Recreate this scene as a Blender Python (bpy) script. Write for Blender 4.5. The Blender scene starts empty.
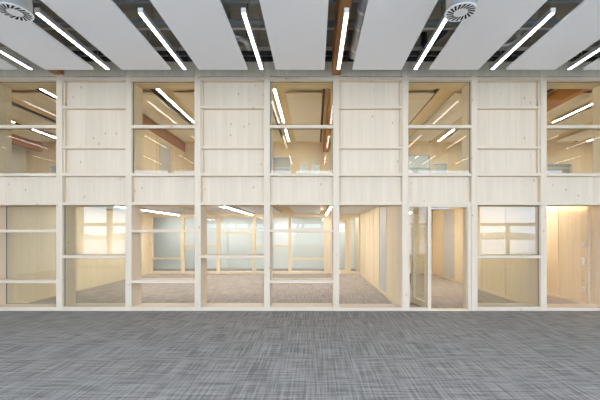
import bpy, bmesh, math, random
from mathutils import Vector, Matrix
random.seed(7)
SC = bpy.context.scene
COL = SC.collection

# ------------------------------------------------------------------ camera
cam_d = bpy.data.cameras.new('camera')
cam_d.sensor_width = 36
cam_d.lens = 21.0
cam_d.shift_x = -14.5 / 600
cam_d.shift_y = 34.0 / 600
cam_d.clip_start = 0.05
cam_d.clip_end = 500
cam = bpy.data.objects.new('camera', cam_d)
COL.objects.link(cam)
cam.location = (0, -7.0, 1.54)
cam.rotation_euler = (math.radians(90), 0, 0)
SC.camera = cam

# ------------------------------------------------------------------ world, exposure
SKY = 6.5
TUBE_HALL, TUBE_UP, TUBE_LOW = 11.0, 40.0, 72.0
w = bpy.data.worlds.new('overcast_sky')
SC.world = w
w.use_nodes = True
nt = w.node_tree
nt.nodes.clear()
tc = nt.nodes.new('ShaderNodeTexCoord')
sx = nt.nodes.new('ShaderNodeSeparateXYZ')
rp = nt.nodes.new('ShaderNodeValToRGB')
bg = nt.nodes.new('ShaderNodeBackground')
ou = nt.nodes.new('ShaderNodeOutputWorld')
nt.links.new(tc.outputs['Generated'], sx.inputs[0])
nt.links.new(sx.outputs['Z'], rp.inputs[0])
rp.color_ramp.elements[0].position = 0.0
rp.color_ramp.elements[0].color = (0.64, 0.78, 0.99, 1)
rp.color_ramp.elements[1].position = 0.6
rp.color_ramp.elements[1].color = (0.62, 0.77, 1.0, 1)
nt.links.new(rp.outputs[0], bg.inputs[0])
bg.inputs[1].default_value = SKY
nt.links.new(bg.outputs[0], ou.inputs[0])

SC.view_settings.view_transform = 'Standard'
SC.view_settings.look = 'None'
SC.view_settings.gamma = 1.0
SC.view_settings.use_curve_mapping = False
SC.view_settings.exposure = 0.25
SC.cycles.use_denoising = True
SC.cycles.max_bounces = 10
SC.cycles.diffuse_bounces = 6
SC.cycles.transparent_max_bounces = 24
SC.cycles.sample_clamp_indirect = 6.0

# ------------------------------------------------------------------ materials
def new_mat(name):
    m = bpy.data.materials.new(name)
    m.use_nodes = True
    t = m.node_tree
    b = t.nodes['Principled BSDF']
    return m, t, b

def plain(name, col, rough=0.5, metal=0.0, var=0.04, scale=20):
    m, t, b = new_mat(name)
    n = t.nodes.new('ShaderNodeTexNoise'); n.inputs['Scale'].default_value = scale
    c = t.nodes.new('ShaderNodeTexCoord'); t.links.new(c.outputs['Object'], n.inputs['Vector'])
    mx = t.nodes.new('ShaderNodeMix'); mx.data_type = 'RGBA'
    mx.inputs[6].default_value = (*[max(0, v * (1 - var)) for v in col], 1)
    mx.inputs[7].default_value = (*[min(1, v * (1 + var)) for v in col], 1)
    t.links.new(n.outputs['Fac'], mx.inputs[0])
    t.links.new(mx.outputs[2], b.inputs['Base Color'])
    b.inputs['Roughness'].default_value = rough
    b.inputs['Metallic'].default_value = metal
    return m

def wood(name, light, dark, axis='Z', board=0.0, knot=0.7, rough=0.6, grain=0.6):
    m, t, b = new_mat(name)
    N = t.nodes.new; L = t.links.new
    co = N('ShaderNodeTexCoord'); oi = N('ShaderNodeObjectInfo')
    off = N('ShaderNodeVectorMath'); off.operation = 'SCALE'
    off.inputs[0].default_value = (31.0, 17.0, 23.0); L(oi.outputs['Random'], off.inputs['Scale'])
    add = N('ShaderNodeVectorMath'); add.operation = 'ADD'
    L(co.outputs['Object'], add.inputs[0]); L(off.outputs[0], add.inputs[1])
    def scaled(along, cross):
        v = N('ShaderNodeVectorMath'); v.operation = 'MULTIPLY'
        s = [cross] * 3; s['XYZ'.index(axis)] = along
        v.inputs[1].default_value = s
        L(add.outputs[0], v.inputs[0]); return v
    n1 = N('ShaderNodeTexNoise'); n1.inputs['Scale'].default_value = 1; n1.inputs['Detail'].default_value = 3
    n1.inputs['Distortion'].default_value = 0.3
    L(scaled(0.7, 16).outputs[0], n1.inputs['Vector'])
    n2 = N('ShaderNodeTexNoise'); n2.inputs['Scale'].default_value = 1; n2.inputs['Detail'].default_value = 2
    L(scaled(1.6, 70).outputs[0], n2.inputs['Vector'])
    sm = N('ShaderNodeMath'); sm.operation = 'MULTIPLY_ADD'; sm.inputs[1].default_value = 0.5
    L(n2.outputs['Fac'], sm.inputs[0])
    h = N('ShaderNodeMath'); h.operation = 'MULTIPLY'; h.inputs[1].default_value = 0.5
    L(n1.outputs['Fac'], h.inputs[0]); L(h.outputs[0], sm.inputs[2])
    mr = N('ShaderNodeMapRange'); mr.inputs['From Min'].default_value = 0.36; mr.inputs['From Max'].default_value = 0.66
    mr.inputs['To Max'].default_value = grain
    L(sm.outputs[0], mr.inputs['Value'])
    mx = N('ShaderNodeMix'); mx.data_type = 'RGBA'
    mx.inputs[6].default_value = (*light, 1); mx.inputs[7].default_value = (*dark, 1)
    L(mr.outputs[0], mx.inputs[0])
    out = mx.outputs[2]
    if board:
        sp = N('ShaderNodeSeparateXYZ'); L(add.outputs[0], sp.inputs[0])
        ax = [a for a in 'XYZ' if a != axis]
        s = N('ShaderNodeMath'); L(sp.outputs[ax[0]], s.inputs[0]); L(sp.outputs[ax[1]], s.inputs[1])
        d = N('ShaderNodeMath'); d.operation = 'DIVIDE'; d.inputs[1].default_value = board; L(s.outputs[0], d.inputs[0])
        f = N('ShaderNodeMath'); f.operation = 'FLOOR'; L(d.outputs[0], f.inputs[0])
        wn = N('ShaderNodeTexWhiteNoise'); wn.noise_dimensions = '1D'; L(f.outputs[0], wn.inputs['W'])
        fr = N('ShaderNodeMath'); fr.operation = 'FRACT'; L(d.outputs[0], fr.inputs[0])
        lt = N('ShaderNodeMath'); lt.operation = 'LESS_THAN'; lt.inputs[1].default_value = 0.05; L(fr.outputs[0], lt.inputs[0])
        m1 = N('ShaderNodeMapRange'); m1.inputs['To Min'].default_value = 0.965; m1.inputs['To Max'].default_value = 1.03
        L(wn.outputs['Value'], m1.inputs['Value'])
        sb = N('ShaderNodeMath'); sb.operation = 'MULTIPLY_ADD'; sb.inputs[1].default_value = -0.06
        L(lt.outputs[0], sb.inputs[0]); L(m1.outputs[0], sb.inputs[2])
        ml = N('ShaderNodeVectorMath'); ml.operation = 'SCALE'; L(out, ml.inputs[0]); L(sb.outputs[0], ml.inputs['Scale'])
        out = ml.outputs[0]
    if knot:
        vo = N('ShaderNodeTexVoronoi'); vo.inputs['Scale'].default_value = 1
        L(scaled(4.5, 8.0).outputs[0], vo.inputs['Vector'])
        k1 = N('ShaderNodeMapRange'); k1.inputs['From Min'].default_value = 0.07; k1.inputs['From Max'].default_value = 0.16
        k1.inputs['To Min'].default_value = 1; k1.inputs['To Max'].default_value = 0
        L(vo.outputs['Distance'], k1.inputs['Value'])
        sc = N('ShaderNodeSeparateColor'); L(vo.outputs['Color'], sc.inputs[0])
        g = N('ShaderNodeMath'); g.operation = 'GREATER_THAN'; g.inputs[1].default_value = 0.62; L(sc.outputs[0], g.inputs[0])
        k2 = N('ShaderNodeMath'); k2.operation = 'MULTIPLY'; L(k1.outputs[0], k2.inputs[0]); L(g.outputs[0], k2.inputs[1])
        k3 = N('ShaderNodeMath'); k3.operation = 'MULTIPLY'; k3.inputs[1].default_value = knot; L(k2.outputs[0], k3.inputs[0])
        mk = N('ShaderNodeMix'); mk.data_type = 'RGBA'
        mk.inputs[7].default_value = (*[dark[0] * 0.62, dark[1] * 0.48, dark[2] * 0.36], 1)
        L(k3.outputs[0], mk.inputs[0]); L(out, mk.inputs[6]); out = mk.outputs[2]
    L(out, b.inputs['Base Color'])
    b.inputs['Roughness'].default_value = rough
    b.inputs['Specular IOR Level'].default_value = 0.3
    return m

def carpet(name, dark, light):
    m, t, b = new_mat(name)
    N = t.nodes.new; L = t.links.new
    co = N('ShaderNodeTexCoord')
    def streak(s, det=3):
        v = N('ShaderNodeVectorMath'); v.operation = 'MULTIPLY'; v.inputs[1].default_value = s
        L(co.outputs['Object'], v.inputs[0])
        n = N('ShaderNodeTexNoise'); n.inputs['Scale'].default_value = 1; n.inputs['Detail'].default_value = det
        n.inputs['Roughness'].default_value = 0.6
        L(v.outputs[0], n.inputs['Vector']); return n.outputs['Fac']
    a = streak((46, 1.5, 1), 1); c = streak((2.4, 32, 1), 1); d = streak((80, 60, 1), 1)
    s1 = N('ShaderNodeMath'); s1.operation = 'ADD'; L(a, s1.inputs[0]); L(c, s1.inputs[1])
    s2 = N('ShaderNodeMath'); s2.operation = 'MULTIPLY_ADD'; s2.inputs[1].default_value = 0.6
    L(d, s2.inputs[0]); L(s1.outputs[0], s2.inputs[2])
    mr = N('ShaderNodeMapRange'); mr.inputs['From Min'].default_value = 1.04; mr.inputs['From Max'].default_value = 1.56
    L(s2.outputs[0], mr.inputs['Value'])
    mx = N('ShaderNodeMix'); mx.data_type = 'RGBA'
    mx.inputs[6].default_value = (*dark, 1); mx.inputs[7].default_value = (*light, 1)
    L(mr.outputs[0], mx.inputs[0]); L(mx.outputs[2], b.inputs['Base Color'])
    bp = N('ShaderNodeBump'); bp.inputs['Strength'].default_value = 0.25; bp.inputs['Distance'].default_value = 0.004
    L(s2.outputs[0], bp.inputs['Height']); L(bp.outputs[0], b.inputs['Normal'])
    b.inputs['Roughness'].default_value = 0.95
    b.inputs['Specular IOR Level'].default_value = 0.1
    return m

def glass(name, tint, ior):
    m = bpy.data.materials.new(name); m.use_nodes = True
    t = m.node_tree; t.nodes.clear(); N = t.nodes.new; L = t.links.new
    o = N('ShaderNodeOutputMaterial'); tr = N('ShaderNodeBsdfTransparent'); gl = N('ShaderNodeBsdfGlossy')
    tr.inputs[0].default_value = (*tint, 1); gl.inputs['Roughness'].default_value = 0.0
    f = N('ShaderNodeFresnel'); f.inputs[0].default_value = ior
    g = N('ShaderNodeNewGeometry')
    iv = N('ShaderNodeMath'); iv.operation = 'SUBTRACT'; iv.inputs[0].default_value = 1; L(g.outputs['Backfacing'], iv.inputs[1])
    fm = N('ShaderNodeMath'); fm.operation = 'MULTIPLY'; L(f.outputs[0], fm.inputs[0]); L(iv.outputs[0], fm.inputs[1])
    ms = N('ShaderNodeMixShader'); L(fm.outputs[0], ms.inputs[0]); L(tr.outputs[0], ms.inputs[1]); L(gl.outputs[0], ms.inputs[2])
    L(ms.outputs[0], o.inputs[0])
    return m

def lamp(name, col, strength):
    m = bpy.data.materials.new(name); m.use_nodes = True
    t = m.node_tree; t.nodes.clear()
    o = t.nodes.new('ShaderNodeOutputMaterial'); e = t.nodes.new('ShaderNodeEmission')
    e.inputs[0].default_value = (*col, 1); e.inputs[1].default_value = strength
    t.links.new(e.outputs[0], o.inputs[0]); return m

WL, WD = (0.775, 0.655, 0.505), (0.685, 0.556, 0.405)  # facade spruce, pale as daylight makes it look
NL, ND = (0.84, 0.73, 0.535), (0.75, 0.60, 0.39)  # same spruce, colour yellowed to imitate warm indoor light and bounce
W_Z = wood('daylit_spruce_upright', WL, WD, 'Z')
W_X = wood('daylit_spruce_level', WL, WD, 'X')
W_PANEL = wood('daylit_spruce_boards', WL, WD, 'Z', board=0.105)
N_Z = wood('warmlit_spruce_upright', NL, ND, 'Z')
N_X = wood('warmlit_spruce_level', NL, ND, 'X')
N_Y = wood('warmlit_spruce_lengthwise', NL, ND, 'Y')
N_PANEL = wood('warmlit_spruce_boards', NL, ND, 'Z', board=0.2, knot=0.4)
N_CEIL = wood('warmlit_spruce_ceiling', NL, ND, 'Y', board=0.25, knot=0.3)
HEAD = wood('greyish_header_boards', (0.74, 0.67, 0.53), (0.60, 0.54, 0.42), 'Z', board=0.105, knot=0.2)  # slightly greyer than the facade boards
GLULAM = wood('brown_glulam', (0.47, 0.235, 0.085), (0.33, 0.14, 0.045), 'Y', knot=0.3)
DECK = wood('raw_deck', (0.35, 0.325, 0.265), (0.27, 0.25, 0.20), 'X', board=0.3, knot=0.1)
CARPET = carpet('grey_woven_carpet', (0.165, 0.157, 0.149), (0.355, 0.337, 0.32))
CARPET_R = carpet('warmlit_woven_carpet', (0.29, 0.26, 0.235), (0.50, 0.455, 0.42))  # hall carpet pattern, colour warmed and lightened to imitate the indoor light
PANEL_M = plain('light_grey_acoustic_board', (0.88, 0.865, 0.86), 0.8, var=0.02)
WHITE = plain('white_paint', (0.80, 0.81, 0.79), 0.7, var=0.02)
PALE = plain('pale_plaster', (0.74, 0.765, 0.745), 0.8, var=0.02)
GREYP = plain('grey_lacquer', (0.55, 0.56, 0.56), 0.4, var=0.03)
ALU = plain('brushed_aluminium', (0.72, 0.73, 0.75), 0.4, 0.6)
ZINC = plain('galvanised_steel', (0.50, 0.53, 0.56), 0.38, 0.8, var=0.12, scale=9)
RIB_M = plain('zinc_sheet', (0.33, 0.34, 0.33), 0.45, 0.5, var=0.15, scale=6)
DARK = plain('dark_steel', (0.035, 0.037, 0.04), 0.5)
BLACK = plain('black_rubber', (0.012, 0.012, 0.012), 0.9)
SEAL = plain('grey_rubber_seal', (0.13, 0.14, 0.13), 0.6)
PIPE_M = plain('blue_grey_pipe', (0.25, 0.31, 0.38), 0.4)
PLASTIC = plain('white_plastic', (0.85, 0.85, 0.84), 0.35, var=0.01)
GLASS = glass('clear_double_glazing', (0.91, 0.93, 0.915), 1.8)
GLASS_IN = glass('clear_inner_glazing', (0.95, 0.965, 0.955), 1.6)
T_HALL = lamp('neutral_led_hall', (1.0, 0.985, 0.95), TUBE_HALL)
T_UP = lamp('warm_led_upstairs', (1.0, 0.95, 0.86), TUBE_UP)
T_LOW = lamp('warm_led_room', (1.0, 0.95, 0.87), TUBE_LOW)
T_CORR_UP = lamp('added_light_upper_corridor', (0.95, 0.98, 1.0), 12)
T_CORR = lamp('added_light_corridor', (1.0, 0.98, 0.95), 28)
T_COVE = lamp('warm_cove_led', (1.0, 0.80, 0.54), 105)
SNOW = plain('pale_gravel_ground', (0.82, 0.79, 0.74), 0.9, var=0.2, scale=0.4)
HILL = plain('dull_green_hill', (0.36, 0.35, 0.30), 0.9, var=0.3, scale=0.2)

# ------------------------------------------------------------------ helpers
def add_box(bm, b):
    x0, x1, y0, y1, z0, z1 = b
    vs = [bm.verts.new(p) for p in ((x0,y0,z0),(x1,y0,z0),(x1,y1,z0),(x0,y1,z0),(x0,y0,z1),(x1,y0,z1),(x1,y1,z1),(x0,y1,z1))]
    for f in ((0,3,2,1),(4,5,6,7),(0,1,5,4),(1,2,6,5),(2,3,7,6),(3,0,4,7)):
        bm.faces.new([vs[i] for i in f])

def add_tube(bm, pts, r, seg=14):
    """round bar along a polyline, with mitred rings and end caps"""
    pts = [Vector(p) for p in pts]; rings = []
    for i, p in enumerate(pts):
        d = (pts[min(i+1, len(pts)-1)] - pts[max(i-1, 0)]).normalized()
        up = Vector((0,0,1)) if abs(d.z) < 0.9 else Vector((0,1,0))
        u = d.cross(up).normalized(); v = u.cross(d)
        rr = r[i] if isinstance(r, (list, tuple)) else r
        rings.append([bm.verts.new(p + rr*(math.cos(2*math.pi*k/seg)*u + math.sin(2*math.pi*k/seg)*v)) for k in range(seg)])
    for a, b in zip(rings, rings[1:]):
        for k in range(seg):
            bm.faces.new((a[k], a[(k+1)%seg], b[(k+1)%seg], b[k]))
    bm.faces.new(rings[0][::-1]); bm.faces.new(rings[-1])

def link(name, bm, mat, parent=None, smooth=False):
    bmesh.ops.recalc_face_normals(bm, faces=bm.faces[:])
    me = bpy.data.meshes.new(name)
    if parent is not None:
        bmesh.ops.translate(bm, verts=bm.verts[:], vec=-(parent.location if parent.parent is None else parent.location + parent.parent.location))
    bm.to_mesh(me); bm.free()
    me.materials.append(mat)
    if smooth:
        for p in me.polygons: p.use_smooth = True
    o = bpy.data.objects.new(name, me); COL.objects.link(o)
    if parent is not None: o.parent = parent
    return o

def boxes(name, bl, mat, parent=None, bevel=0.0):
    """boxes in world coordinates -> one mesh object"""
    bm = bmesh.new()
    for b in bl: add_box(bm, b)
    if bevel:
        bmesh.ops.bevel(bm, geom=bm.edges[:], offset=bevel, segments=1, affect='EDGES', clamp_overlap=True)
    return link(name, bm, mat, parent)

def tubes(name, tl, mat, parent=None, seg=14):
    bm = bmesh.new()
    for p, r in tl: add_tube(bm, p, r, seg)
    return link(name, bm, mat, parent, True)

def tag(o, label, cat, group=None):
    o['label'] = label; o['category'] = cat
    if group: o['group'] = group
    return o

def thing(name, loc, label, cat, group=None):
    o = bpy.data.objects.new(name, None); COL.objects.link(o); o.location = loc
    o.empty_display_size = 0.1
    return tag(o, label, cat, group)

def struct(o):
    o['kind'] = 'structure'; return o

def sbox(name, bl, mat, parent=None, bevel=0.0):
    return struct(boxes(name, bl, mat, parent, bevel)) if parent is None else boxes(name, bl, mat, parent, bevel)

def sempty(name, loc):
    o = bpy.data.objects.new(name, None); COL.objects.link(o); o.location = loc; o.empty_display_size = 0.1
    return struct(o)

def copy_tree(o, parent=None):
    c = o.copy(); COL.objects.link(c)
    if parent is not None: c.parent = parent
    for ch in o.children: copy_tree(ch, c)
    return c

def holed_wall(bx, holes, axis='X'):
    """box wall in the XZ plane minus rectangular holes (x0,x1,z0,z1) -> list of boxes"""
    x0, x1, y0, y1, z0, z1 = bx
    xs = sorted({x0, x1, *[h[0] for h in holes], *[h[1] for h in holes]})
    out = []
    for a, b in zip(xs, xs[1:]):
        m = (a+b)/2; zz = [z0]
        cut = sorted((h[2], h[3]) for h in holes if h[0] < m < h[1])
        z = z0
        for c0, c1 in cut:
            if c0 > z: out.append((a, b, y0, y1, z, c0))
            z = c1
        if z < z1: out.append((a, b, y0, y1, z, z1))
    return out

PX = lambda k: 0.432 + 1.385 * k            # post axes
HW = 0.0625                                 # half post width
DEP = 0.41                                  # facade depth
XL, XR = -11.2, 11.4                        # hall extents
YR = -8.6                                   # rear window wall
BACK = 6.56                                 # back partition of the rooms
ZD = 5.30                                   # deck underside
ORD = ['first', 'second', 'third', 'fourth', 'fifth', 'sixth', 'seventh', 'eighth', 'ninth', 'tenth']

# ------------------------------------------------------------------ setting: floors, walls, decks
sbox('floor', [(XL, XR, YR, 0.0, -0.2, 0.0)], CARPET)
sbox('floor_room', [(XL, XR, 0.0, 10.2, -0.2, 0.0)], CARPET_R)
sbox('ceiling', [(XL, XR, YR, DEP - .001, ZD, ZD + 0.2)], DECK)
sbox('wall_left', [(XL - 0.15, XL, YR, 10.2, -0.2, ZD + 0.2)], WHITE)
sbox('wall_right', [(XR, XR + 0.15, YR, 10.2, -0.2, ZD + 0.2)], WHITE)
# rear wall behind the camera: two bands of windows onto the open, the upper band added for daylight
holes = []
for k in range(-9, 9, 2):
    a, b = max(PX(k) + 0.085, XL + .7), min(PX(k+2) - 0.085, XR - .15)
    if b - a > .5:
        holes += [(a, b, 0.62, 2.80), (a, b, 3.05, 4.45)]
sbox('wall_rear', holed_wall((XL, XR, YR - 0.2, YR, -0.2, ZD + 0.2), holes), N_PANEL)
nw = [0]
def next_window():
    nw[0] += 1; return 'window_%d' % nw[0]
for a, b, z0, z1 in holes:
    e = sempty(next_window(), ((a+b)/2, YR - 0.1, z0))
    f = 0.03
    fr = [(a, a+f, YR-.14, YR-.06, z0, z1), (b-f, b, YR-.14, YR-.06, z0, z1), (a+f, b-f, YR-.14, YR-.06, z0, z0+f), (a+f, b-f, YR-.14, YR-.06, z1-f, z1)]
    if z0 < 1:
        fr.append((a+f, b-f, YR-.14, YR-.06, 1.90, 2.04))
        if b - a > 2: fr.append(((a+b)/2 - .07, (a+b)/2 + .07, YR-.14, YR-.06, z0+f, 1.90))
    boxes('frame', fr, N_X, e)
sbox('ground', [(-90, 90, -120, YR - 0.25, -0.6, -0.4)], SNOW)
bm = bmesh.new()
n = 60; prev = None
for i in range(n + 1):
    x = -140 + 280 * i / n
    h = 2.6 + 1.0 * math.sin(i * 0.37) + 0.7 * math.sin(i * 0.83 + 1)
    ring = [bm.verts.new((x, -112, -0.6)), bm.verts.new((x, -118, h * .7)), bm.verts.new((x, -128, h)), bm.verts.new((x, -150, -0.6))]
    if prev:
        for q in range(4):
            bm.faces.new((prev[q], ring[q], ring[(q+1) % 4], prev[(q+1) % 4]))
    prev = ring
struct(link('hills', bm, HILL, None, True))

# walls either side of the framed facade
sbox('wall_facade_left', [(XL, PX(-5) - HW - .004, 0.05, 0.2, 0, ZD)], W_PANEL)
sbox('wall_facade_right', [(PX(4) + HW + .004, XR, 0.05, 0.2, 0, ZD)], W_PANEL)

# floor slab of the upper storey, room ceilings
sbox('floor_upper', [(XL, XR, DEP, 6.75, 2.44, 2.72)], N_CEIL)

# ------------------------------------------------------------------ facade posts
post = None
post_notes = ['at the left edge beside the glazed shelf bay', 'between the glazed shelf bay and the single-bar window',
              'between the single-bar window and the open two-shelf bay', 'between the open two-shelf bay and the one-shelf bay',
              'between the one-shelf bay and the second two-shelf bay', 'left of the wide open bay, under the brown beam',
              'between the wide open bay and the door bay', 'right of the open glazed door',
              'left of the warmly lit open bay', 'at the right edge beside the light switches']
for i, k in enumerate(range(-5, 5)):
    lab = 'tall pale spruce post ' + post_notes[i]
    if post is None:
        post = boxes('timber_post', [(-HW, HW, 0, DEP, 0, 4.70)], W_Z, None, 0.004)
        o = post
    else:
        o = post.copy(); COL.objects.link(o)
    o.location = (PX(k), 0, 0)
    tag(o, lab, 'post', 'posts of the timber facade')

BAYS = {b: (PX(b - 6) + HW + 0.001, PX(b - 5) - HW - 0.001) for b in range(1, 10)}
above = {1: 'glazed two-shelf bay', 2: 'single-bar window at left', 3: 'first open two-shelf bay', 4: 'open one-shelf bay',
         5: 'second open two-shelf bay', 6: 'wide open bay without shelves', 7: 'open glazed door', 8: 'single-bar window at right', 9: 'warmly lit open bay'}

# closed strip above the storey windows, up to the deck
for b, (x0, x1) in BAYS.items():
    o = boxes('header_panel', [(PX(b - 6) - HW, PX(b - 5) - HW - 0.008, 0.02, DEP, 4.702, ZD - 0.002)], HEAD)
    tag(o, 'grey board strip below the deck, high above the ' + above[b], 'wall panel', 'header panels under the deck')
# spandrels between the storeys
for b, (x0, x1) in BAYS.items():
    e = thing('spandrel_panel', ((x0+x1)/2, 0.1, 2.12), 'long low pale spruce panel between storeys, directly above the ' + above[b], 'wall panel', 'spandrel panels between storeys')
    boxes('board_panel', [(x0, x1, 0.09, 0.18, 2.18, 2.70)], W_PANEL, e)
    boxes('head_rail', [(x0, x1, 0.0, DEP, 2.12, 2.178)], W_X, e, 0.003)
# closed cladding bays upstairs
for b in (2, 4, 6, 8):
    x0, x1 = BAYS[b]
    e = thing('cladding_panel', ((x0+x1)/2, 0.1, 2.70), 'closed upper bay of pale boards with two ledges, over the ' + above[b], 'wall panel', 'closed board bays upstairs')
    boxes('board_panel', [(x0, x1, 0.09, 0.18, 2.702, 4.61)], W_PANEL, e)
    boxes('ledge', [(x0, x1, 0.0, 0.09, 3.25, 3.292)], W_X, e, 0.002)
    boxes('ledge', [(x0, x1, 0.0, 0.09, 4.052, 4.10)], W_X, e, 0.002)
    boxes('top_rail', [(x0, x1, 0.0, 0.16, 4.612, 4.682)], W_X, e, 0.003)
    boxes('sill_rail', [(x0, x1, 0.0, 0.09, 2.702, 2.758)], W_X, e, 0.003)
    xs = x0 if b < 5 else x1 - 0.03
    boxes('side_batten', [(xs, xs + 0.03, 0.03, 0.09, 2.76, 4.60)], W_Z, e, 0.002)

def gasket(x0, x1, y, z0, z1, parent, t=0.006):
    boxes('gasket', [(x0, x0+t, y-.004, y+.015, z0, z1), (x1-t, x1, y-.004, y+.015, z0, z1),
                     (x0+t, x1-t, y-.004, y+.015, z0, z0+t*.6), (x0+t, x1-t, y-.004, y+.015, z1-t*.6, z1)], SEAL, parent)

# storey windows upstairs
for b in (1, 3, 5, 7, 9):
    x0, x1 = BAYS[b]
    e = sempty(next_window(), ((x0+x1)/2, 0.1, 2.70))
    boxes('top_rail', [(x0, x1, 0.0, 0.06, 4.61, 4.682)], W_X, e, 0.003)
    boxes('transom', [(x0, x1, 0.0, 0.10, 3.66, 3.722)], W_X, e, 0.004)
    boxes('sill_rail', [(x0, x1, 0.0, DEP, 2.702, 2.758)], W_X, e, 0.003)
    t = 0.03
    boxes('lining', [(x0, x1, 0.062, DEP, 4.612, 4.682)], N_X, e)  # linings take the yellower tint to imitate bounce light from indoors
    for xa in (x0, x1 - 0.018):
        boxes('warmlit_jamb_lining', [(xa, xa + 0.018, 0.10, DEP, 2.76, 4.61)], N_Z, e)
    boxes('pane', [(x0+.004, x1-.004, 0.066, 0.078, 3.724, 4.608)], GLASS, e)
    boxes('pane', [(x0+.004, x1-.004, 0.066, 0.078, 2.76, 3.658)], GLASS, e)
    gasket(x0, x1, 0.066, 3.724, 4.608, e); gasket(x0, x1, 0.066, 2.76, 3.658, e)

# ground floor bays
frame_lab = {1: 'glazed timber bay with two shelves at the left edge', 3: 'open timber bay with two shelves, nearer the left edge',
             4: 'open timber bay with one shelf at mid height', 5: 'open timber bay with two shelves beside the wide open bay',
             6: 'wide open timber bay without shelves', 9: 'open timber bay into the warmly lit corridor'}
S231, S280 = (1.572, 1.628), (0.555, 0.615)
S256 = (1.055, 1.112)
for b, lab in frame_lab.items():
    x0, x1 = BAYS[b]
    e = thing('bay_frame', ((x0+x1)/2, 0.2, 0), lab, 'shelf frame' if b not in (6, 9) else 'opening frame')
    boxes('bottom_rail', [(x0, x1, 0, DEP, 0.001, 0.08 if b not in (6, 9) else 0.065)], W_X, e, 0.003)
    dpt = 0.27 if b == 1 else 0.40
    for (z0, z1) in {1: (S231, S280), 3: (S231, S280), 4: (S256,), 5: (S231, S280), 6: (), 9: ()}[b]:
        boxes('shelf', [(x0, x1, 0.004, dpt, z0, z1)], W_X, e, 0.004)
    if b == 1:
        boxes('pane', [(x0+.004, x1-.004, 0.30, 0.312, 0.083, 2.118)], GLASS, e)
        gasket(x0, x1, 0.30, 0.083, 2.118, e)
for b in (2, 8):
    x0, x1 = BAYS[b]
    e = sempty(next_window(), ((x0+x1)/2, 0.2, 0))
    boxes('bottom_rail', [(x0, x1, 0, DEP, 0.001, 0.08)], W_X, e, 0.003)
    boxes('transom', [(x0, x1, 0.0, 0.10, *S256)], W_X, e, 0.004)
    boxes('pane', [(x0+.004, x1-.004, 0.066, 0.078, 1.114, 2.118)], GLASS, e)
    boxes('pane', [(x0+.004, x1-.004, 0.066, 0.078, 0.082, 1.053)], GLASS, e)
    gasket(x0, x1, 0.066, 1.114, 2.118, e); gasket(x0, x1, 0.066, 0.082, 1.053, e)

# door bay: side light, frame, opened leaf
x0, x1 = BAYS[7]
e = sempty(next_window(), ((x0 + 2.27)/2, 0.1, 0))
boxes('frame', [(x0, 2.268, 0, 0.12, 0.001, 0.06), (x0, 2.268, 0, 0.12, 2.085, 2.118), (x0, x0 + 0.02, 0.0, 0.12, 0.06, 2.085)], W_X, e)
boxes('pane', [(x0+.02, 2.268, 0.05, 0.062, 0.06, 2.085)], GLASS_IN, e)
d = sempty('door_1', (2.66, 0.06, 0))
boxes('frame', [(2.27, 2.335, 0, 0.12, 0.001, 2.118), (3.065, x1 - .006, 0, 0.17, 0.001, 2.118)], W_Z, d, 0.003)
boxes('warmlit_jamb_lining', [(3.053, 3.064, 0.03, 0.18, 0.031, 2.074)], N_Z, d)  # added lining, its warm tint imitates the lit side of the jamb
boxes('head', [(2.336, 3.064, 0, 0.12, 2.075, 2.118)], W_X, d, 0.003)
boxes('threshold', [(2.336, 3.064, 0, 0.14, 0.001, 0.03)], N_X, d)
boxes('closer_rail', [(2.36, 2.75, 0.122, 0.15, 2.05, 2.085)], ALU, d)
leaf = bpy.data.objects.new('leaf', None); COL.objects.link(leaf); leaf.parent = d
leaf.location = (2.335 - 2.66, 0.13 - 0.06, 0.015); leaf.rotation_euler = (0, 0, math.radians(99))
W, H, T = 0.71, 2.05, 0.055
def leaf_box(name, bl, mat, bevel=0.0):
    bm = bmesh.new()
    for q in bl: add_box(bm, q)
    if bevel: bmesh.ops.bevel(bm, geom=bm.edges[:], offset=bevel, segments=1, affect='EDGES', clamp_overlap=True)
    bmesh.ops.recalc_face_normals(bm, faces=bm.faces[:])
    me = bpy.data.meshes.new(name); bm.to_mesh(me); bm.free(); me.materials.append(mat)
    o = bpy.data.objects.new(name, me); COL.objects.link(o); o.parent = leaf; return o
leaf_box('stile', [(0, .09, 0, T, 0, H), (W-.09, W, 0, T, 0, H)], N_Z, 0.003)
leaf_box('rail', [(.09, W-.09, 0, T, 0, .13), (.09, W-.09, 0, T, H-.09, H)], N_X, 0.003)
leaf_box('pane', [(.09, W-.09, .022, .034, .13, H-.09)], GLASS_IN)
leaf_box('handle', [(W-.055, W-.035, T, T+.05, 1.03, 1.05), (W-.17, W-.035, T+.04, T+.055, 1.03, 1.05), (W-.06, W-.03, T, T+.006, .93, 1.09),
                    (W-.055, W-.035, -.05, 0, 1.03, 1.05), (W-.17, W-.035, -.055, -.04, 1.03, 1.05), (W-.06, W-.03, -.006, 0, .93, 1.09)], ALU)

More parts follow.
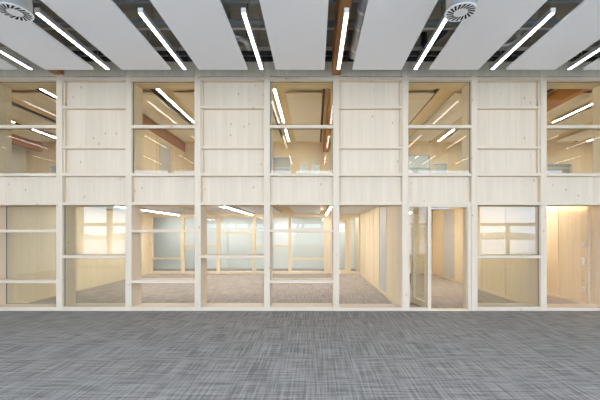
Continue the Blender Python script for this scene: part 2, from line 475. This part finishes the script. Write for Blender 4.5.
# ------------------------------------------------------------------ ground floor rooms
yw0, yw1 = DEP + 0.001, BACK
sbox('wall_room_left', [(-6.56, -6.43, yw0, BACK + .1, 0, 2.44)], N_PANEL)
sbox('baseboard_left', [(-6.428, -6.41, yw0, BACK, 0, 0.06)], N_Y)
wl = sempty('wall_partition', (1.83, 3.0, 0))
boxes('core', [(1.79, 1.87, yw0, 10.1, 0.001, 2.438)], N_PANEL, wl)
for ya, yb, m in ((0.412, 0.60, N_Z), (0.61, 1.59, N_PANEL), (1.60, 2.48, None), (2.49, 3.40, N_PANEL), (3.41, 4.10, N_PANEL), (4.11, 5.20, N_PANEL), (5.21, 6.40, N_PANEL)):
    if m is None:
        boxes('grey_strip', [(1.768, 1.79, ya, yb, 0.07, 2.35)], GREYP, wl)['label'] = 'pale grey lacquered strip'
    else:
        boxes('panel', [(1.762, 1.79, ya, yb, 0.002, 2.436)], m, wl)
for yb in (1.595, 2.485, 3.405, 4.105, 5.205):
    boxes('cover_batten', [(1.752, 1.761, yb - .02, yb + .02, 0.062, 2.43)], N_Z, wl)
sbox('baseboard_partition', [(1.742, 1.760, 0.412, BACK - .12, 0, 0.06)], N_Y)
wr = sempty('wall_right_room', (4.6, 3.0, 0))
boxes('core', [(4.60, 4.68, yw0, 10.1, 0.001, 2.438)], N_PANEL, wr)
for ya, yb, m in ((0.412, 1.40, N_PANEL), (1.41, 2.60, N_PANEL), (2.61, 4.44, N_PANEL), (4.45, 5.40, None), (5.41, 6.54, N_PANEL)):
    if m is None:
        boxes('grey_strip', [(4.578, 4.60, ya, yb, 0.07, 2.35)], GREYP, wr)['label'] = 'pale grey lacquered strip'
    else:
        boxes('panel', [(4.572, 4.60, ya, yb, 0.002, 2.436)], m, wr)
for yb in (1.405, 2.605, 4.445, 5.405):
    boxes('cover_batten', [(4.562, 4.571, yb - .02, yb + .02, 0.062, 2.43)], N_Z, wr)
sbox('baseboard_right_room', [(4.552, 4.570, 0.412, BACK, 0, 0.06)], N_Y)
sbox('wall_room_back', [(1.872, 4.598, BACK, BACK + .12, 0, 2.44)], N_PANEL)
wc = sempty('wall_corridor', (6.0, 3.0, 0))
boxes('core', [(5.94, 6.04, yw0, 10.1, 0.001, 2.438)], N_PANEL, wc)
boxes('panel', [(5.915, 5.94, 0.60, 1.50, 0.002, 2.30)], N_PANEL, wc)
boxes('panel', [(5.915, 5.94, 1.51, 3.2, 0.002, 2.30)], N_PANEL, wc)
boxes('panel', [(5.915, 5.94, 3.21, 6.5, 0.002, 2.30)], N_PANEL, wc)
boxes('cover_batten', [(5.90, 5.914, 1.48, 1.53, 0.062, 2.29)], N_Z, wc)
boxes('cover_batten', [(5.90, 5.914, 3.18, 3.23, 0.062, 2.29)], N_Z, wc)
boxes('corner_batten', [(5.90, 5.94, 0.53, 0.585, 0.002, 2.30)], W_Z, wc)
sbox('baseboard_corridor', [(5.893, 5.913, 0.60, 6.5, 0, 0.06)], N_Y)
sbox('wall_corridor_end', [(4.682, 5.938, 6.5, 6.6, 0, 2.44)], N_PANEL)
sbox('wall_back', [(XL, 1.78, 8.6, 8.75, 0, 2.44)], PALE)
sbox('ceiling_corridor', [(XL, 1.788, BACK + .15, 8.6, 2.44, 2.6)], WHITE)

# switches on the corridor wall
for z, hgt, lab in ((1.30, .085, 'small white square switch plate, uppermost of three on the warm corridor wall'),
                    (0.94, .165, 'tall double white switch plate, middle of three on the warm corridor wall'),
                    (0.33, .085, 'small white socket plate low on the warm corridor wall')):
    e = thing('switch_plate' if z > .5 else 'socket_plate', (5.912, 0.69, z), lab, 'switch' if z > .5 else 'socket')
    cv = boxes('cover', [(5.902, 5.914, 0.645, 0.735, z - hgt/2, z + hgt/2)], PLASTIC, e, 0.003)
    for q in range(2 if hgt > .1 else 1):
        zc = z if hgt < .1 else z - .04 + .08 * q
        if z > .5:
            boxes('rocker', [(5.897, 5.902, 0.66, 0.72, zc - .028, zc + .028)], PLASTIC, cv, 0.002)
        else:
            bm = bmesh.new(); add_tube(bm, [(5.900, 0.69, zc), (5.902, 0.69, zc)], 0.024, 18); link('socket_recess', bm, GREYP, cv)
# warm cove light along the corridor wall top
e = thing('cove_light', (5.87, 3.4, 2.30), 'warm white strip light washing down the wood wall of the right-hand corridor', 'light')
boxes('channel', [(5.74, 5.765, 0.50, 6.4, 2.302, 2.436), (5.765, 5.84, 0.50, 6.4, 2.302, 2.32)], N_Y, e)
boxes('diffuser', [(5.79, 5.83, 0.50, 6.4, 2.40, 2.425)], T_COVE, e)

# room ceilings: boards hung under the slab, light strips in the joints
def lower_light(k, y0, y1, lab):
    xk = PX(k) if k < 3 else 5.2
    e = thing('linear_light', (xk, (y0+y1)/2, 2.255), lab, 'light', 'light strips in the ground floor rooms')
    boxes('housing', [(xk-.02, xk+.02, y0, y1, 2.255, 2.437)], ALU, e)
    boxes('diffuser', [(xk-.019, xk+.019, y0+.01, y1-.01, 2.242, 2.255)], T_LOW, e)
for k, l in ((-4, 'light strip over the left end of the shelved room'), (-2, 'light strip in the middle of the shelved room'), (0, 'light strip over the right of the shelved room, by the back door')):
    lower_light(k, 1.7, 6.2, l)
lower_light(3, 1.5, 4.4, 'added light strip out of sight in the corridor ceiling right of the door room')  # unseen strip, added to brighten the right-hand corridor
lower_light(2, 1.0, 6.0, 'light strip in the room behind the open glazed door')
names = {-5: 'at the left wall of the shelved room', -4: 'second from the left in the shelved room', -3: 'third from the left in the shelved room',
         -2: 'fourth from the left in the shelved room', -1: 'above the back door pane rails, fifth from the left', 0: 'next to the panelled right wall of the shelved room'}
for k, l in names.items():
    xa, xb = PX(k) + 0.25, PX(k+1) - 0.25
    if k == -5: xa = -6.1
    if k == 2: xb = 4.4
    if k == 0: xb = 1.72
    e = thing('ceiling_board', ((xa+xb)/2, 3.3, 2.28), 'flat grey ceiling board ' + l, 'ceiling panel', 'ceiling boards on the ground floor')
    boxes('board', [(xa, xb, 0.9, 5.95, 2.275, 2.305)], PANEL_M, e)
    for xx in (xa+.15, xb-.15):
        for yy in (1.2, 5.6):
            boxes('hanger', [(xx-.01, xx+.01, yy-.01, yy+.01, 2.305, 2.438)], ZINC, e)

# glazed back partition of the shelved room
pw = sempty(next_window(), (-2.3, BACK, 0))
XP = [PX(k) for k in range(-5, 1)]
boxes('base_rail', [(-6.425, 1.0, BACK - .05, BACK + .09, 0.001, 0.09)], N_X, pw)
boxes('head_rail', [(-6.425, 1.758, BACK - .05, BACK + .09, 2.18, 2.438)], N_X, pw)
for k in range(-4, 1):
    boxes('post', [(PX(k) - .06, PX(k) + .06, BACK - .05, BACK + .09, 0.09, 2.18)], N_Z, pw)
boxes('post', [(-6.425, -6.28, BACK - .05, BACK + .09, 0.09, 2.18)], N_Z, pw)
RAIL = {-5: 258.5, -4: 245.5, -3: 232.5, -2: 245.5, -1: 258.5}
for k, yy in RAIL.items():
    z = 1.54 - (yy - 234) * 13.56 / 350
    xa, xb = (PX(k) if k > -5 else -6.34) + .06, PX(k+1) - .06
    boxes('rail', [(xa, xb, BACK - .05, BACK + .05, z - .035, z + .035)], N_X, pw)
    boxes('pane', [(xa, xb, BACK + .06, BACK + .072, 0.09, 2.18)], GLASS_IN, pw)
d2 = sempty('door_2', (0.9, BACK, 0))
boxes('frame', [(0.494, 0.56, BACK-.05, BACK+.09, 0.001, 2.178), (1.30, 1.37, BACK-.05, BACK+.09, 0.001, 2.178), (0.56, 1.30, BACK-.05, BACK+.09, 2.10, 2.178)], N_Z, d2)
boxes('leaf', [(0.57, 0.68, BACK-.03, BACK+.03, 0.01, 2.09), (1.18, 1.29, BACK-.03, BACK+.03, 0.01, 2.09), (0.68, 1.18, BACK-.03, BACK+.03, 0.01, 0.16), (0.68, 1.18, BACK-.03, BACK+.03, 1.98, 2.09)], N_Z, d2)
boxes('pane', [(0.68, 1.18, BACK-.006, BACK+.006, 0.16, 1.98)], GLASS_IN, d2)
boxes('handle', [(0.60, 0.72, BACK-.08, BACK-.065, 1.03, 1.05), (0.60, 0.62, BACK-.07, BACK-.03, 1.03, 1.05), (.595, .625, BACK-.036, BACK-.03, .93, 1.09)], ALU, d2)
sw = sempty(next_window(), (1.56, BACK, 0))
boxes('frame', [(1.371, 1.41, BACK-.05, BACK+.09, 0.001, 2.178), (1.72, 1.758, BACK-.05, BACK+.09, 0.001, 2.178), (1.41, 1.72, BACK-.05, BACK+.09, 0.001, 0.09)], N_Z, sw)
boxes('pane', [(1.41, 1.72, BACK-.006, BACK+.006, 0.09, 2.178)], GLASS_IN, sw)
# light panels added to brighten the white corridor behind the partition
for i, xx in enumerate((-5.9, -3.6, -1.3, 1.0)):
    e = thing('added_corridor_light', (xx, 7.7, 2.40), 'added flat light panel over the white corridor behind the glazed partition', 'light', 'added corridor light panels')
    boxes('housing', [(xx-.62, xx+.62, 7.58, 7.82, 2.40, 2.439)], ALU, e)
    boxes('diffuser', [(xx-.6, xx+.6, 7.6, 7.8, 2.39, 2.40)], T_CORR, e)
# white doors on the corridor wall
for i, xx in enumerate((-4.35, -1.35)):
    d = sempty('door_%d' % (3 + i), (xx, 8.58, 0))
    boxes('frame', [(xx-.5, xx-.45, 8.55, 8.6, 0.001, 2.1), (xx+.45, xx+.5, 8.55, 8.6, 0.001, 2.1), (xx-.5, xx+.5, 8.55, 8.6, 2.1, 2.15)], ALU, d)
    boxes('leaf', [(xx-.448, xx+.448, 8.565, 8.6, 0.008, 2.098)], WHITE, d)
    boxes('handle', [(xx+.30, xx+.42, 8.51, 8.525, 1.03, 1.05), (xx+.40, xx+.42, 8.52, 8.565, 1.03, 1.05)], ALU, d)

# ------------------------------------------------------------------ upper storey room
wy = 6.6
ZU = 5.07
uh = [(-10.3, -9.3, 3.3, 4.25), (-1.65, -0.92, 3.3, 4.55), (-0.56, -0.29, 3.3, 4.29), (-0.10, 0.20, 3.3, 4.29),
      (3.35, 4.50, 3.3, 4.62), (4.62, 5.15, 3.3, 4.29), (9.0, 10.0, 3.3, 4.29)]
sbox('wall_upper_back', holed_wall((XL, XR, wy, wy + 0.15, 2.72, ZU), uh), N_PANEL)
for a, b, z0, z1 in uh:
    e = sempty(next_window(), ((a+b)/2, wy, z0))
    f = 0.03
    boxes('frame', [(a, a+f, wy-.02, wy+.1, z0, z1), (b-f, b, wy-.02, wy+.1, z0, z1), (a+f, b-f, wy-.02, wy+.1, z0, z0+f), (a+f, b-f, wy-.02, wy+.1, z1-f, z1)]
          + ([(a+f, b-f, wy, wy+.06, 4.08, 4.14)] if b - a > .7 else []), WHITE, e)
    boxes('pane', [(a+f, b-f, wy+.04, wy+.052, z0+f, z1-f)], GLASS_IN, e)
sbox('wall_upper_corridor', [(XL, XR, 8.3, 8.45, 2.44, ZU)], PALE)
sbox('floor_upper_corridor', [(XL, XR, 6.75, 8.3, 2.44, 2.72)], CARPET_R)
for i, xx in enumerate((-9.0, -4.5, 0.0, 4.5, 9.0)):  # unseen panels, added to light the corridor behind the upstairs panes
    e = thing('added_corridor_light', (xx, 7.5, 5.03), 'added flat light panel over the upstairs corridor behind the rear windows, hidden by the wall', 'light', 'added upstairs corridor light panels')
    boxes('housing', [(xx-1.2, xx+1.2, 7.38, 7.62, 5.03, ZU - .001)], ALU, e)
    boxes('diffuser', [(xx-1.18, xx+1.18, 7.4, 7.6, 5.02, 5.03)], T_CORR_UP, e)
wu = sempty('wall_upper_partition', (-5.12, 3.5, 2.72))
boxes('core', [(-5.19, -5.05, DEP + .002, wy - .002, 2.722, 4.715)], N_PANEL, wu)
boxes('grey_strip', [(-5.05, -5.03, 4.4, 5.25, 2.75, 4.55)], GREYP, wu)
for ya in (1.6, 2.9, 4.2, 5.4):
    boxes('cover_batten', [(-5.05, -5.035, ya, ya + .03, 2.722, 4.71)], N_Z, wu)

for k, l in ((-8, 'brown glulam beam far left upstairs, over the first storey window'), (-4, 'brown glulam beam upstairs left, over the wooden partition'),
             (0, 'brown glulam beam upstairs in the middle, in line with the hall beam'), (4, 'brown glulam beam upstairs at right, behind the last storey window')):
    o = boxes('ceiling_beam', [(PX(k) - .085, PX(k) + .085, DEP + .002, wy - .002, 4.72, ZU - .001)], GLULAM, None, 0.004)
    tag(o, l, 'beam', 'glulam beams upstairs')
for k in range(-8, 8):
    xa, xb = PX(k) + 0.25, PX(k+1) - 0.25
    if xa < XL or xb > XR: continue
    if k == -1: xb = 0.19
    e = thing('ceiling_board', ((xa+xb)/2, 3.8, 4.99), 'flat beige-grey ceiling board upstairs, ' + ORD[k + 8] + ' from the left' if k + 8 < 10 else 'flat beige-grey ceiling board upstairs, ' + ORD[15 - k - 8] + ' from the right', 'ceiling panel', 'ceiling boards upstairs')
    boxes('board', [(xa, xb, 1.6, 6.0, 4.99, 5.02)], PANEL_M, e)
    for xx in (xa+.15, xb-.15):
        for yy in (2.0, 5.6):
            boxes('hanger', [(xx-.01, xx+.01, yy-.01, yy+.01, 5.02, ZU - .001)], ZINC, e)
    boxes('painted_shadow_gap', [(xb + .01, xb + .07, 1.0, 6.3, 5.03, ZU - .001)], DARK, e)  # solid dark strip, its colour standing in for a shaded open slot
up_lab = {-7: 'light strip upstairs at the far left', -5: 'light strip upstairs behind the leftmost storey window', -3: 'light strip upstairs behind the second storey window',
          -1: 'light strip upstairs behind the middle storey window', 1: 'light strip upstairs right of the middle beam',
          3: 'light strip upstairs behind the fourth storey window', 5: 'light strip upstairs behind the rightmost storey window', 7: 'light strip upstairs at the far right'}
for k, l in up_lab.items():
    for ya, yb, r in ((1.16, 3.8, 'front'), (4.3, 6.0, 'rear')):
        e = thing('linear_light', (PX(k), ya, 4.98), l + ', ' + r + ' one of two', 'light', 'light strips upstairs')
        boxes('housing', [(PX(k)-.03, PX(k)+.03, ya, yb, 4.98, ZU - .001)], ALU, e)
        boxes('diffuser', [(PX(k)-.027, PX(k)+.027, ya+.005, yb-.005, 4.977, 4.98)], T_UP, e)
sbox('ceiling_upper', [(XL, XR, DEP, 8.4, ZU, ZD + 0.2)], N_CEIL)

# ------------------------------------------------------------------ hall ceiling
for k, l in ((-4, 'brown glulam beam under the hall deck, at left above the single-bar window post'), (0, 'brown glulam beam under the hall deck, running overhead in the middle'),
             (4, 'brown glulam beam under the hall deck, at the right edge')):
    o = boxes('ceiling_beam', [(PX(k) - .085, PX(k) + .085, YR + .01, -0.004, 4.72, ZD - .001)], GLULAM, None, 0.004)
    tag(o, l, 'beam', 'glulam beams under the hall deck')

SEG = [(XL + .02, PX(-4) - .09), (PX(-4) + .09, PX(0) - .09), (PX(0) + .09, PX(4) - .09), (PX(4) + .09, XR - .02)]
# ribbed metal sheet under part of the deck
for i, (a, b) in enumerate(SEG):
    bm = bmesh.new()
    y = -1.45; prof = []
    while y > -4.2:
        prof += [(y, 5.24), (y - .03, 5.14), (y - .10, 5.14), (y - .13, 5.24)]; y -= 0.19
    lo = [[bm.verts.new((x, py, pz)) for py, pz in prof] for x in (a, b)]
    hi = [[bm.verts.new((x, py, ZD - .001)) for py, pz in (prof[0], prof[-1])] for x in (a, b)]
    for q in range(len(prof) - 1):
        bm.faces.new((lo[0][q], lo[0][q+1], lo[1][q+1], lo[1][q]))
    bm.faces.new((hi[0][0], hi[0][1], hi[1][1], hi[1][0]))
    bm.faces.new((lo[0][0], lo[1][0], hi[1][0], hi[0][0])); bm.faces.new((lo[0][-1], lo[1][-1], hi[1][1], hi[0][1]))
    for s in (0, 1):
        bm.faces.new(lo[s] + [hi[s][1], hi[s][0]])
    struct(link('ceiling_ribbed_sheet', bm, RIB_M))

where = ['far left of the left beam', 'between the left and middle glulam beams', 'between the middle and right glulam beams', 'far right of the right beam']
for (a, b), wl_ in zip(SEG[1:3], where[1:3]):
    e = thing('cable_tray', ((a+b)/2, -0.18, 4.97), 'dark ladder cable tray above the ceiling boards, ' + wl_, 'cable tray', 'cable trays over the hall')
    boxes('side_rail', [(a, b, -.335, -.32, 4.96, 5.03)], DARK, e)
    boxes('side_rail', [(a, b, -.075, -.06, 4.96, 5.03)], DARK, e)
    nr = int((b - a) / .35)
    for i in range(nr):
        boxes('rung', [(a + .1 + i * .35, a + .13 + i * .35, -.32, -.075, 4.965, 4.985)], DARK, e)
    for xx in (a + .455, b - .7):
        boxes('hanger', [(xx-.008, xx+.008, -.205, -.19, 4.985, ZD - .001)], ZINC, e)
    tubes('cable', [([(a, -.16, 4.998), (b, -.16, 4.998)], .012), ([(a, -.24, 4.998), (b, -.24, 4.998)], .012)], BLACK, e, 8)
    o = tubes('sprinkler_pipe', [([(a, -1.26, 5.02), (b, -1.26, 5.02)], .032)], PIPE_M)
    tag(o, 'blue-grey pipe running across above the boards, ' + wl_, 'pipe', 'pipes over the hall')
    e = thing('conduit', ((a+b)/2, -1.12, 5.0), 'thin pale conduit beside the blue-grey pipe, ' + wl_, 'conduit', 'conduits over the hall')
    tubes('tube', [([(a, -1.10, 5.0), (b, -1.10, 5.0)], .018)], ALU, e, 10)
    for xx in (a + .2, b - .2):
        boxes('bracket', [(xx-.012, xx+.012, -1.30, -1.09, 4.972, 4.980), (xx-.008, xx+.008, -1.19, -1.17, 4.98, ZD - .001)], ZINC, e)

# round silver duct beside the middle beam, with couplings
e = thing('ventilation_duct', (0.73, -1.6, 4.83), 'round silver spiral duct just right of the middle glulam beam', 'duct')
tubes('pipe', [([(0.73, -2.9, 4.83), (0.73, -0.66, 4.83), (0.73, -.55, 4.86), (0.73, -.50, 4.96), (0.73, -.49, ZD - .002)], .10)], ZINC, e, 20)
for yy in (-2.7, -2.3, -1.9, -1.5, -0.85):
    bm = bmesh.new()
    add_tube(bm, [(0.73, yy - .03, 4.83), (0.73, yy + .03, 4.83)], .107, 20)
    link('coupling', bm, ALU, e, False)
# bent flexible ducts
def arc(cx, cy, z, r, a0, a1, n=10):
    return [(cx + r*math.cos(a0 + (a1-a0)*i/n), cy + r*math.sin(a0 + (a1-a0)*i/n), z) for i in range(n+1)]
o = tubes('flexible_duct', [([(-1.9, -0.86, 5.0), (-1.45, -0.86, 5.0)] + arc(-1.42, -0.66, 5.0, .2, -math.pi/2, 0)[1:] + [(-1.22, -.5, 5.0), (-1.22, -.46, 5.06), (-1.22, -.45, ZD - .002)], .06)], ZINC, None, 16)
tag(o, 'bent silver flexible duct left of the light strip, left of the middle of the hall', 'duct')
o = tubes('flexible_duct', [([(2.25, -1.0, 5.04), (2.13, -.7, 5.0), (2.05, -.5, 5.02), (2.05, -.45, 5.1), (2.05, -.44, ZD - .002)], .055)], DARK, None, 16)
tag(o, 'short dark flexible duct beside the right-hand round air diffuser', 'duct')
o = tubes('flexible_duct', [([(3.55, -1.0, 5.06)] + arc(3.42, -.75, 5.02, .2, -1.1, 2.6, 14) + [(3.25, -.5, 5.1), (3.25, -.48, ZD - .002)], .035)], ZINC, None, 12)
tag(o, 'thin looped silver hose above the light strip, second light from the right', 'hose')
# acoustic boards
def hang(z0, y):
    return (5.139 if -4.2 < y < -1.45 else ZD - .001)
def hall_board():
    e = thing('acoustic_panel', (0, 0, 4.50), '', 'ceiling panel')
    e.location = (0, 0, 0)
    boxes('board', [(-.44, .44, -2.60, 0, 4.50, 4.536)], PANEL_M, e)
    for xa in (-.35, .33):
        boxes('carrier_rail', [(xa, xa + .02, -2.5, -.1, 4.536, 4.56)], DARK, e)
    return e
XM = lambda k: PX(k) + 0.6925
pn = ['at the left edge', 'second from the left, next to the round diffuser', 'third from the left', 'fourth from the left', 'fifth from the left, left of the middle beam',
      'right of the middle beam', 'right of the right-hand round diffuser', 'second from the right', 'at the right edge']
rows = ((-0.69, 'front'), (-3.42, 'middle'), (-6.02, 'rear'))
proto = None
for ri, (yy, rn) in enumerate(rows):
    for k in range(-8, 7):
        i = k + 6
        if ri == 0 and not -6 <= k < 4: continue
        if proto is None:
            proto = hall_board(); o = proto
        else:
            o = copy_tree(proto)
        o.location = (XM(k), yy, 0)
        if ri == 0:
            lab = ('light grey acoustic board over the facade, ' + (pn[i-1] if i else 'cut by the left edge, outermost'))
            grp = 'hall ceiling boards in view'
        else:
            lab = 'light grey acoustic board of the hall seen only mirrored in the storey windows'; grp = 'hall ceiling boards mirrored in the glass'
        tag(o, lab, 'ceiling panel', grp)
        hz = [(yy - .35, hang(0, yy - .35)), (yy - 2.2, hang(0, yy - 2.2))]
        for hy, ht in hz:
            for sx_ in (-.2, .2):
                boxes('hanger', [(o.location.x + sx_ - .006, o.location.x + sx_ + .006, hy - .006, hy + .006, 4.537, ht)], ZINC, o)

# light strips of the hall
def hall_light():
    e = thing('linear_light', (0, 0, 0), '', 'light')
    hs = boxes('housing', [(-.032, .032, -1.61, 0, 4.507, 4.575)], ALU, e, 0.002)
    boxes('end_cap', [(-.033, .033, -1.618, -1.608, 4.506, 4.577)], PLASTIC, hs, 0.001)
    boxes('diffuser', [(-.024, .024, -1.605, -.005, 4.504, 4.507)], T_HALL, e)
    return e
ln = {-5: 'just beyond the left edge', -4: 'at the left edge', -3: 'second from the left, beside the round diffuser', -2: 'third from the left',
      -1: 'fourth from the left', 0: 'under the middle glulam beam', 1: 'reaching the right-hand round diffuser', 2: 'second from the right', 3: 'at the right edge'}
lrows = ((-0.69, 'front'), (-3.42, 'middle'), (-6.12, 'rear'))
proto = None
for ri, (yy, rn) in enumerate(lrows):
    for k in range(-8, 8):
        if ri == 0 and not -6 < k < 4: continue
        if proto is None:
            proto = hall_light(); o = proto
        else:
            o = copy_tree(proto)
        o.location = (PX(k), yy, 0)
        if ri == 0:
            tag(o, 'bright linear light between hall ceiling boards, ' + ln[k], 'light', 'light strips of the hall')
        else:
            tag(o, 'linear light of the hall seen only as a reflection in the storey windows', 'light', 'light strips mirrored in the glass')
        zt = [(4.72 if k in (-4, 0, 4) else hang(0, y)) for y in (yy - .3, yy - 1.3)]
        for y, z in zip((yy - .3, yy - 1.3), zt):
            boxes('hanger', [(PX(k) - .005, PX(k) + .005, y - .005, y + .005, 4.576, z - .001)], ZINC, o)

# round swirl air diffusers on their drop ducts
def swirl(x, y, z, lab):
    e = thing('air_diffuser', (x, y, z), lab, 'air diffuser', 'round air diffusers')
    bm = bmesh.new(); add_tube(bm, [(x, y, z + .010), (x, y, 5.138)], .172, 32); link('drop_duct', bm, ZINC, e, True)
    bm = bmesh.new()
    add_tube(bm, [(x, y, z), (x, y, z + .003), (x, y, z + .010)], [.188, .19, .19], 40)
    fp = link('face_plate', bm, PLASTIC, e)
    bm = bmesh.new()
    for q in range(18):
        t = 2 * math.pi * q / 18
        m = Matrix.Translation((x, y, z - .0006)) @ Matrix.Rotation(t, 4, 'Z') @ Matrix.Translation((.124, 0, 0)) @ Matrix.Rotation(.45, 4, 'Z')
        lo = [bm.verts.new(m @ Vector(p)) for p in ((-.045, -.0095, 0), (.045, -.0135, 0), (.045, .0135, 0), (-.045, .0095, 0))]
        hi = [bm.verts.new(v.co + Vector((0, 0, .004))) for v in lo]
        bm.faces.new(lo); bm.faces.new(hi[::-1])
        for i in range(4): bm.faces.new((lo[i], lo[(i+1) % 4], hi[(i+1) % 4], hi[i]))
    link('slots', bm, BLACK, fp)
    bm = bmesh.new(); add_tube(bm, [(x, y, z - .004), (x, y, z)], [.010, .012], 12); link('screw_cap', bm, ALU, fp)
swirl(PX(-3), -2.65, 4.29, 'round white swirl air diffuser with radial slots at the upper left')
swirl(PX(1), -2.65, 4.29, 'round white swirl air diffuser with radial slots right of the middle beam')
